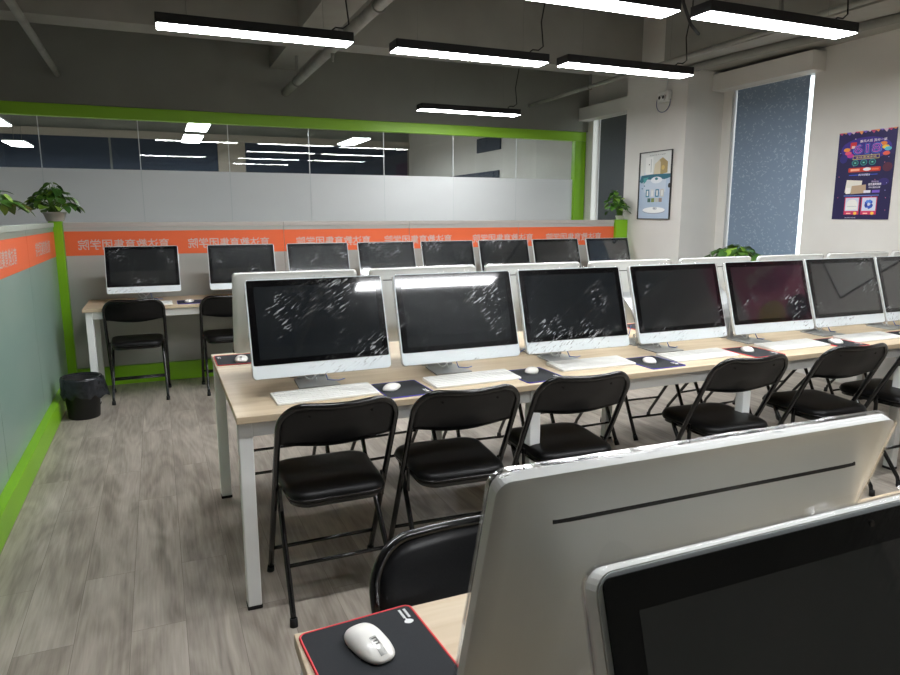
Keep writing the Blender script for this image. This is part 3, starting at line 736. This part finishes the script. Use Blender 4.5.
# ------------------------------------------------------------------ plants
def plant(loc,label,spread,height,nleaf,seed,pot_r=.085,pot_h=.10,potmat='pot',droop=.6,leafs=.06,bias=(0,0)):
    random.seed(seed); e=empty('potted_pothos',loc); tag(e,label,'plant')
    MB().lathe([(0,0),(pot_r*.72,0),(pot_r*.76,.006),(pot_r*.98,pot_h-.012),(pot_r*1.05,pot_h-.01),(pot_r*1.05,pot_h),(pot_r*.93,pot_h),(pot_r*.9,pot_h-.02),(0,pot_h-.02)],32).build('pot',M[potmat],e)
    MB().lathe([(0,pot_h-.018),(pot_r*.88,pot_h-.018)],24).build('soil',M['soil'],e)
    st=MB(); lf=MB()
    for i in range(nleaf):
        a=random.uniform(0,2*PI); q=random.random()**.7
        rr=spread*q; hz=pot_h+height*(1-q**1.7*droop*1.4)*random.uniform(.55,1)
        x=rr*math.cos(a)+bias[0]; y=rr*math.sin(a)+bias[1]
        x0=random.uniform(-1,1)*pot_r*.5; y0=random.uniform(-1,1)*pot_r*.5
        P0=Vector((x0,y0,pot_h-.02)); P2=Vector((x,y,hz)); P1=Vector((x0*.6+x*.4,y0*.6+y*.4,max(hz,pot_h)+.04))
        st.tube([P0*(1-t)**2+P1*2*t*(1-t)+P2*t*t for t in (0,.25,.5,.75,1)],.0018,5,caps=False)
        L=leafs*random.uniform(.7,1.25); wd=L*random.uniform(.40,.5)
        out=Vector((math.cos(a),math.sin(a),random.uniform(-.9,.35)-.5*q*droop)).normalized()
        sd=out.cross(Vector((0,0,1))).normalized(); sd=(sd+Vector((0,0,random.uniform(-.5,.5)))).normalized(); up=sd.cross(out).normalized()
        sec=[]
        for t,wf in ((-.10,.45),(0,.85),(.2,1),(.45,.92),(.7,.6),(.88,.28),(1,.01)):
            c=P2+out*(t*L)-up*(.22*L*t*t); sec.append((c-sd*wd*wf+up*.12*wd*wf*1.5,c,c+sd*wd*wf+up*.12*wd*wf*1.5))
        vs=[p for s_ in sec for p in s_]
        lf.add(vs,[(k*3+j,k*3+j+1,(k+1)*3+j+1,(k+1)*3+j) for k in range(6) for j in (0,1)],True)
    st.build('stems',M['stem'],e); lo=lf.build('foliage',M['leaf'],e)
    return e
plant((-.751,YB,1.40),'bushy pothos in a small white pot on the left corner post',.19,.24,95,11,pot_r=.085,pot_h=.075,leafs=.068)
plant((PX,3.93,1.39),'pothos with pale leaves at the left edge of the photo, on the left partition',.16,.14,38,5,leafs=.07,pot_r=.07,pot_h=.08,bias=(.03,0))
plant((4.85,YB,1.392),'leafy pothos on the green post beside the white column',.15,.29,62,21,pot_r=.045,pot_h=.045,leafs=.06,bias=(-.06,0))
plant((5.27,4.93,.85),'low spreading pothos on the window sill below the blue blind',.30,.20,120,31,pot_r=.085,pot_h=.12,leafs=.085,bias=(-.20,0))

# ------------------------------------------------------------------ lamps
def lamp(x0,y0,label,group='black linear lamps',z=2.55,L=1.19,W=.165,cabside=1):
    e=empty('linear_pendant_lamp',(x0+L/2,y0+W/2,z)); tag(e,label,'ceiling lamp',group); h=L/2; w=W/2
    b=MB(); b.prism(rrect(L,W,.006,2),lambda a,c:(a,c,.004),lambda a,c:(a,c,.062)); b.build('housing',M['lamp_body'],e,.0015)
    MB().box((-h+.008,-w+.007,0),(h-.008,w-.007,.005)).build('diffuser',M['lamp_on'],e)
    for s in (-1,1):
        MB().tube([(s*(h-.18),0,.062),(s*(h-.18),0,.075)],[.012,.006],10).build('wire_grip',M['bracket'],e)
        MB().tube([(s*(h-.18),0,.07),(s*(h-.18),0,CEIL-z)],.0014,6).build('suspension_wire',M['bracket'],e)
    c=cabside*(h-.12)
    MB().tube([(c,0,.062),(c,0,.085),(c+.02,.0,.10),(c+.07,0,.10),(c+.11,0,.13),(c+.09,0,.3),(c+.14,0,.55),(c+.12,0,CEIL-z)],.005,8).build('power_cable',M['cable_black'],e)
    return e
lamp(.08,4.55,'black linear ceiling lamp at the upper left, longest unbroken bar')
lamp(1.57,4.58,'black linear ceiling lamp just left of the centre, middle of its row')
lamp(2.88,4.52,'black linear ceiling lamp hanging before the white column')
lamp(1.56,3.18,'very bright linear lamp cut off by the top edge at the centre',z=2.55)
lamp(2.90,3.12,'large bright linear lamp at the upper right')
lamp(2.67,7.00,'smallest, farthest linear lamp in front of the dark bulkhead')
for (x,y,l) in ((-.2,1.6,'left'),(1.58,1.6,'middle'),(2.95,1.6,'right'),(1.62,.12,'single one')):  # row of three is unseen, added for lighting; single one mirrors in a screen
    lamp(x,y,'linear lamp above and behind the camera, '+l,'lamps behind the camera')

# ------------------------------------------------------------------ pipes
def pipe(p0,p1,r,label,hangers,heads=()):
    e=empty('sprinkler_pipe',p0); tag(e,label,'pipe'); d=Vector(p1)-Vector(p0)
    MB().tube([(0,0,0),tuple(d)],r,16).build('tube',M['pipe'],e)
    for t in hangers:
        c=d*t
        m=MB().tube([(c.x+(r+.008)*math.cos(a),c.y,c.z+(r+.008)*math.sin(a)) for a in [2*PI*k/16 for k in range(16)]],.006,6,closed=True)
        m.box((c.x-.012,c.y-.012,c.z+r),(c.x+.012,c.y+.012,CEIL-p0[2])); m.build('hanger',M['bracket'],e)
    for t in heads:
        c=d*t
        MB().tube([(c.x,c.y,c.z-r+.004),(c.x,c.y,c.z-r-.03),(c.x,c.y,c.z-r-.035),(c.x,c.y,c.z-r-.06)],[.016,.016,.008,.010],12).build('sprinkler_head',M['bracket'],e)
pipe((1.42,YG-.06,2.78),(1.42,YN,2.78),.042,'thick grey sprinkler pipe running overhead left of the centre',(.06,.3,.36,.7),(.19,.62))
pipe((-.78,YG-.06,2.81),(-.70,YN,2.81),.030,'grey overhead pipe at the upper left above the green rail',(.3,.7))
pipe((4.50,YG-.06,2.82),(4.22,YN,2.84),.022,'thin grey pipe slanting past the white column at the upper right',(.12,.34,.5,.7))
e=empty('cable_conduit',(4.55,5.5,2.812)); tag(e,'dark duct running above the blue blind pelmet','duct')
MB().tube([(.25,.04,0),(.30,-.6,.02),(.45,-2.0,.02),(.45,-5,.02)],.035,14).build('tube',M['ceiling'],e)
o=MB().tube([(3.33,3.9,3.74),(3.34,3.9,3.3),(3.36,3.9,3.0),(3.40,3.92,2.86),(3.50,3.95,2.74),(3.62,4.0,2.70)],.011,10).build('hanging_cable',M['cable_black']); tag(o,'thick black cable dangling between the two upper right lamps','cable')

# ------------------------------------------------------------------ emergency light on the column
em=empty('emergency_light',(4.93,5.86,2.63)); tag(em,'white twin-lens emergency light with a looped cable high on the column','emergency light')
MB().box((-.05,-.085,-.045),(0,.085,.06)).build('body',M['white_gloss'],em,.008)
for s in (-1,1):
    l=MB().tube([(-.05,s*.028,.0),(-.066,s*.028,0)],[.026,.024],16).build('lamp_head',M['white_gloss'],em)
    MB().tube([(-.064,s*.028,0),(-.068,s*.028,0)],.017,16).build('lens',M['frame_black'],l)
MB().tube([(-.02,.02+.105*math.cos(a),-.045+.095*math.sin(a)) for a in [2*PI*k/32 for k in range(32)]],.004,8,closed=True).build('cable_loop',mat('grey_blue_cable',(90,95,130),.4),em)
MB().tube([(-.02,.0,.06),(-.015,-.02,.12),(-.006,-.01,.22)],.003,6).build('feed_cable',M['cable_white'],em)

# ------------------------------------------------------------------ posters (built facing -Y, x right, z up, then turned to face -X)
class Art:
    def __init__(s): s.mb=MB(); s.m=[]; s.n=0
    def mi(s,c):
        if c not in s.m: s.m.append(c)
        return s.m.index(c)
    def y(s): s.n+=1; return -.0008-.00003*s.n
    def rect(s,x,z,w,h,c,r=0):
        y=s.y(); pts=rrect(w,h,r,5,x,z) if r else [(x-w/2,z-h/2),(x+w/2,z-h/2),(x+w/2,z+h/2),(x-w/2,z+h/2)]
        s.mb.add([(a,y,b) for a,b in pts],[tuple(range(len(pts)))],False,s.mi(c)); return s
    def poly(s,pts,c):
        y=s.y(); s.mb.add([(a,y,b) for a,b in pts],[tuple(range(len(pts)))],False,s.mi(c)); return s
    def disc(s,x,z,rx,rz,c,n=24): return s.poly([(x+rx*math.cos(2*PI*i/n),z+rz*math.sin(2*PI*i/n)) for i in range(n)],c)
    def text(s,t,x,z,w,h,c,bold=0):
        y=s.y(); vs,fs=text_mesh(t,w,h,bold); s.mb.add([(v[0]+x,y,v[2]+z) for v in vs],fs,False,s.mi(c)); return s
CM={}
def cm(c):
    if c not in CM: CM[c]=mat('print_%d_%d_%d'%c,c,.45)
    return CM[c]
def poster(loc,rz,W,H,label,base,art,frame=None,name='wall_poster'):
    e=empty(name,loc,R(rz)); tag(e,label,'poster' if not frame else 'framed poster')
    MB().box((-W/2,-.0006,0),(W/2,.004,H)).build('sheet',cm(base),e)
    a=Art(); art(a,W,H)
    a.mb.mesh
    o=bpy.data.objects.new('artwork',a.mb.mesh('artwork',[cm(c) for c in a.m])); COL.objects.link(o); o.parent=e
    if frame:
        f=MB(); t=.008; d=-.012
        f.box((-W/2-t,d,-t),(W/2+t,.004,0)).box((-W/2-t,d,H),(W/2+t,.004,H+t)).box((-W/2-t,d,0),(-W/2,.004,H)).box((W/2,d,0),(W/2+t,.004,H)); f.build('frame',frame,e)
    return e
def art618(a,W,H):
    random.seed(5)
    NB=(26,22,66)
    a.rect(0,H*.86,W,H*.28,(36,26,86)); a.disc(0,H*.80,W*.44,H*.13,(62,42,140)); a.disc(W*.40,H*.58,W*.08,H*.05,(88,34,60)); a.disc(-W*.38,H*.70,W*.07,H*.05,(44,40,120))
    a.disc(W*.36,H*.42,W*.09,H*.04,(50,38,110))
    for i in range(14):
        x=-W*.46+W*.92*i/13; a.poly([(x-W*.05,H),(x+W*.045,H),(x+W*.01,H*(.972+.012*math.sin(i*2.1)))],[(200,70,110),(235,150,90),(120,90,200),(220,190,210)][i%4])
    for i in range(26):
        x=random.uniform(-.46,.46)*W; z=random.uniform(.1,.95)*H; a.disc(x,z,W*.007,W*.007,random.choice([(220,120,150),(160,160,230),(240,240,255)]),8)
    a.text('惠风大促 百分一返',W*.12,H*.885,W*.46,H*.03,(240,225,235),.01)
    a.rect(-W*.22,H*.845,W*.11,H*.07,(205,52,60)); a.rect(-W*.22,H*.825,W*.06,H*.03,(235,200,190))
    for x,z,c in ((-.33,.80,(240,150,60)),(-.30,.76,(230,90,120)),(.34,.80,(250,210,70)),(.38,.78,(90,190,210)),(.30,.84,(240,140,60)),(-.26,.73,(200,60,150)),(.36,.73,(235,100,80))): a.disc(x*W,z*H,W*.06,H*.022,c)
    a.text('618',W*.03,H*.80,W*.50,H*.118,(80,140,240),.07); a.text('618',W*.03,H*.80,W*.475,H*.108,(40,20,92),.05); a.text('618',W*.03,H*.80,W*.45,H*.096,(225,120,215),.015); a.text('618',W*.03,H*.80,W*.43,H*.084,(70,60,170),-.012)
    a.rect(W*.02,H*.705,W*.46,H*.045,(212,196,90)); a.rect(W*.02,H*.705,W*.445,H*.034,(58,34,110)); a.text('全场满减返现',W*.02,H*.705,W*.36,H*.022,(220,190,120),.01)
    for x in (-.16,-.01,.14):
        a.disc(x*W,H*.645,W*.06,H*.034,(54,150,150)); a.disc(x*W,H*.645,W*.05,H*.028,(24,84,92)); a.rect(x*W,H*.645,W*.03,H*.012,(120,220,190))
    a.rect(W*.01,H*.565,W*.56,H*.05,(205,60,44),.008); a.rect(-W*.15,H*.565,W*.16,H*.025,(250,180,150)); a.disc(W*.06,H*.568,W*.07,H*.018,(235,235,240)); a.rect(W*.2,H*.565,W*.12,H*.02,(240,120,80))
    a.rect(0,H*.507,W*.5,H*.008,(60,90,200)); a.text('商城热卖直达',W*.02,H*.507,W*.2,H*.025,(225,225,240),.01)
    a.poly([(-W*.3,H*.31),(-W*.02,H*.30),(0,H*.44),(-W*.28,H*.455)],(226,222,212)); a.poly([(-W*.19,H*.29),(W*.08,H*.30),(W*.07,H*.395),(-W*.18,H*.385)],(186,160,132)); a.rect(-W*.24,H*.33,W*.08,H*.07,(240,236,230))
    a.text('智能家电',W*.22,H*.425,W*.12,H*.018,(210,190,230)); a.text('低价直降到底',W*.22,H*.395,W*.22,H*.028,(240,235,245),.02); a.text('更多优惠等你来拿',W*.22,H*.36,W*.2,H*.02,(230,225,240),.01)
    a.rect(W*.1,H*.315,W*.12,H*.03,(225,225,235)); a.rect(W*.25,H*.315,W*.13,H*.03,(120,90,200)); a.rect(0,H*.272,W*.62,H*.008,(110,140,220))
    for x in (-.145,.155):
        a.rect(x*W,H*.155,W*.27,H*.2,(206,50,98)); a.rect(x*W,H*.172,W*.24,H*.15,(206,214,232)); a.rect((x-.05)*W,H*.069,W*.08,H*.012,(250,210,180)); a.disc((x+.07)*W,H*.069,W*.03,H*.018,(246,196,70))
    a.disc(-W*.145,H*.175,W*.1,H*.055,(232,232,228)); a.rect(-W*.145,H*.143,W*.2,H*.065,(232,232,228)); a.rect(-W*.145,H*.15,W*.17,H*.004,(150,160,180))
    for q in range(12):
        t=random.uniform(0,6.28); a.disc(W*.155+W*.05*math.cos(t),H*.172+H*.035*math.sin(t),W*.028,H*.02,random.choice([(44,84,190),(30,60,150),(80,130,220)]),7)
    a.text('线上商城 同步开抢',-W*.15,H*.018,W*.2,H*.014,(220,220,235))
poster((XW-.006,3.95,1.405),-90,.50,.715,'purple sales poster reading 618 on the right wall',(30,24,74),art618)
def artteal(a,W,H):
    a.rect(0,H*.42,W,H*.84,(176,194,214)); a.rect(0,H*.83,W,H*.34,(216,218,214))
    a.rect(0,H*.55,W*.7,H*.3,(196,208,222)); a.rect(-W*.2,H*.80,W*.24,H*.26,(232,232,228)); a.rect(-W*.14,H*.80,W*.03,H*.2,(190,192,190)); a.disc(-W*.2,H*.82,W*.02,H*.01,(90,90,90),8)
    a.poly([(-W*.06,H*.66),(W*.16,H*.66),(W*.16,H*.84),(W*.12,H*.88),(-W*.02,H*.82)],(208,196,166)); a.poly([(W*.16,H*.66),(W*.38,H*.68),(W*.38,H*.84),(W*.22,H*.91),(W*.12,H*.88),(W*.16,H*.84)],(168,146,92)); a.disc(W*.24,H*.76,W*.05,H*.035,(206,178,96)); 
    a.poly([(-W*.5,H*.57),(-W*.44,H*.66),(-W*.1,H*.67),(W*.5,H*.665),(W*.48,H*.61),(W*.3,H*.585),(W*.12,H*.60),(-W*.1,H*.59),(-W*.3,H*.60),(-W*.42,H*.54)],(20,98,118))
    a.poly([(-W*.38,H*.62),(-W*.2,H*.63),(-W*.3,H*.56),(-W*.36,H*.53)],(60,150,150)); a.disc(W*.05,H*.58,W*.18,H*.05,(226,232,238)); a.disc(W*.05,H*.60,W*.05,H*.02,(44,120,130))
    for i,c in enumerate([(52,120,146),(210,212,216),(40,110,140),(200,196,190)]): a.rect((-.22+.155*i)*W,H*.385,W*.11,H*.115,c); a.rect((-.22+.155*i)*W,H*.385,W*.05,H*.08,(226,228,226))
    for i,c in enumerate([(60,96,90),(120,134,60),(190,190,180),(150,130,120)]): a.rect((-.16+.12*i)*W,H*.28,W*.10,H*.06,c)
    a.disc(0,H*.12,W*.36,H*.05,(150,160,178)); a.disc(0,H*.13,W*.36,H*.046,(240,242,242)); a.disc(W*.04,H*.155,W*.07,H*.025,(200,204,210)); a.disc(W*.02,H*.155,W*.015,H*.012,(90,96,110),10)
    a.disc(W*.46,H*.49,W*.04,H*.035,(24,30,34)); a.disc(-W*.33,H*.50,W*.02,H*.01,(60,100,120),8); a.disc(-W*.40,H*.46,W*.02,H*.01,(60,100,120),8)
    a.text('品质好物 年中盛典',W*.05,H*.955,W*.5,H*.016,(120,120,120))
poster((4.93-.006,5.965,1.405),-90,.50,.695,'black-framed teal and white poster on the white column',(206,212,214),artteal,M['frame_black'],'framed_poster')
def artpink(a,W,H):
    a.rect(0,H*.5,W*.94,H*.95,(232,120,158)); a.disc(-W*.1,H*.66,W*.34,H*.14,(196,90,140)); a.disc(W*.16,H*.36,W*.2,H*.12,(216,188,110)); a.disc(-W*.2,H*.3,W*.16,H*.1,(70,60,72))
    a.text('年中盛典',0,H*.72,W*.6,H*.12,(240,210,200),.03); a.rect(0,H*.12,W*.8,H*.12,(232,150,176))
poster((XW-.006,.50,1.45),-90,.90,1.2,'pink poster on the right wall, seen mirrored in a monitor screen',(240,190,208),artpink,name='wall_poster')
def artpale(a,W,H):
    a.rect(W*.05,H*.55,W*.4,H*.3,(178,166,128)); a.rect(0,H*.9,W*.8,H*.03,(150,150,150)); 
    for z in (.3,.24,.18): a.rect(-W*.1,z*H,W*.5,H*.02,(90,96,100))
poster((XW-.006,1.62,1.62),-90,.70,.95,'pale framed poster with a tan square, seen mirrored in a monitor screen',(228,228,224),artpale,M['frame_black'],'framed_poster')

# ------------------------------------------------------------------ camera
cam=bpy.data.cameras.new('camera'); co=bpy.data.objects.new('camera',cam); COL.objects.link(co)
yaw,pit,rol=R(23.125),R(10.211),R(-.088); fpx=679.494
f=Vector((math.sin(yaw)*math.cos(pit),math.cos(yaw)*math.cos(pit),-math.sin(pit)))
ri=Vector((math.cos(yaw),-math.sin(yaw),0)); up=ri.cross(f)
r2=ri*math.cos(rol)+up*math.sin(rol); u2=-ri*math.sin(rol)+up*math.cos(rol)
mt=Matrix(((r2.x,u2.x,-f.x,0),(r2.y,u2.y,-f.y,0),(r2.z,u2.z,-f.z,1.445),(0,0,0,1)))
co.matrix_world=mt; cam.sensor_width=36; cam.lens=fpx*36/900; cam.clip_start=.02
scn.camera=co
# ------------------------------------------------------------------ world and view
w=bpy.data.worlds.new('daylight'); scn.world=w; w.use_nodes=True
w.node_tree.nodes['Background'].inputs[0].default_value=(.95,.98,1,1); w.node_tree.nodes['Background'].inputs[1].default_value=2.6
vs_=scn.view_settings; vs_.view_transform='Standard'; vs_.look='None'; vs_.gamma=1; vs_.use_curve_mapping=False; vs_.exposure=.58
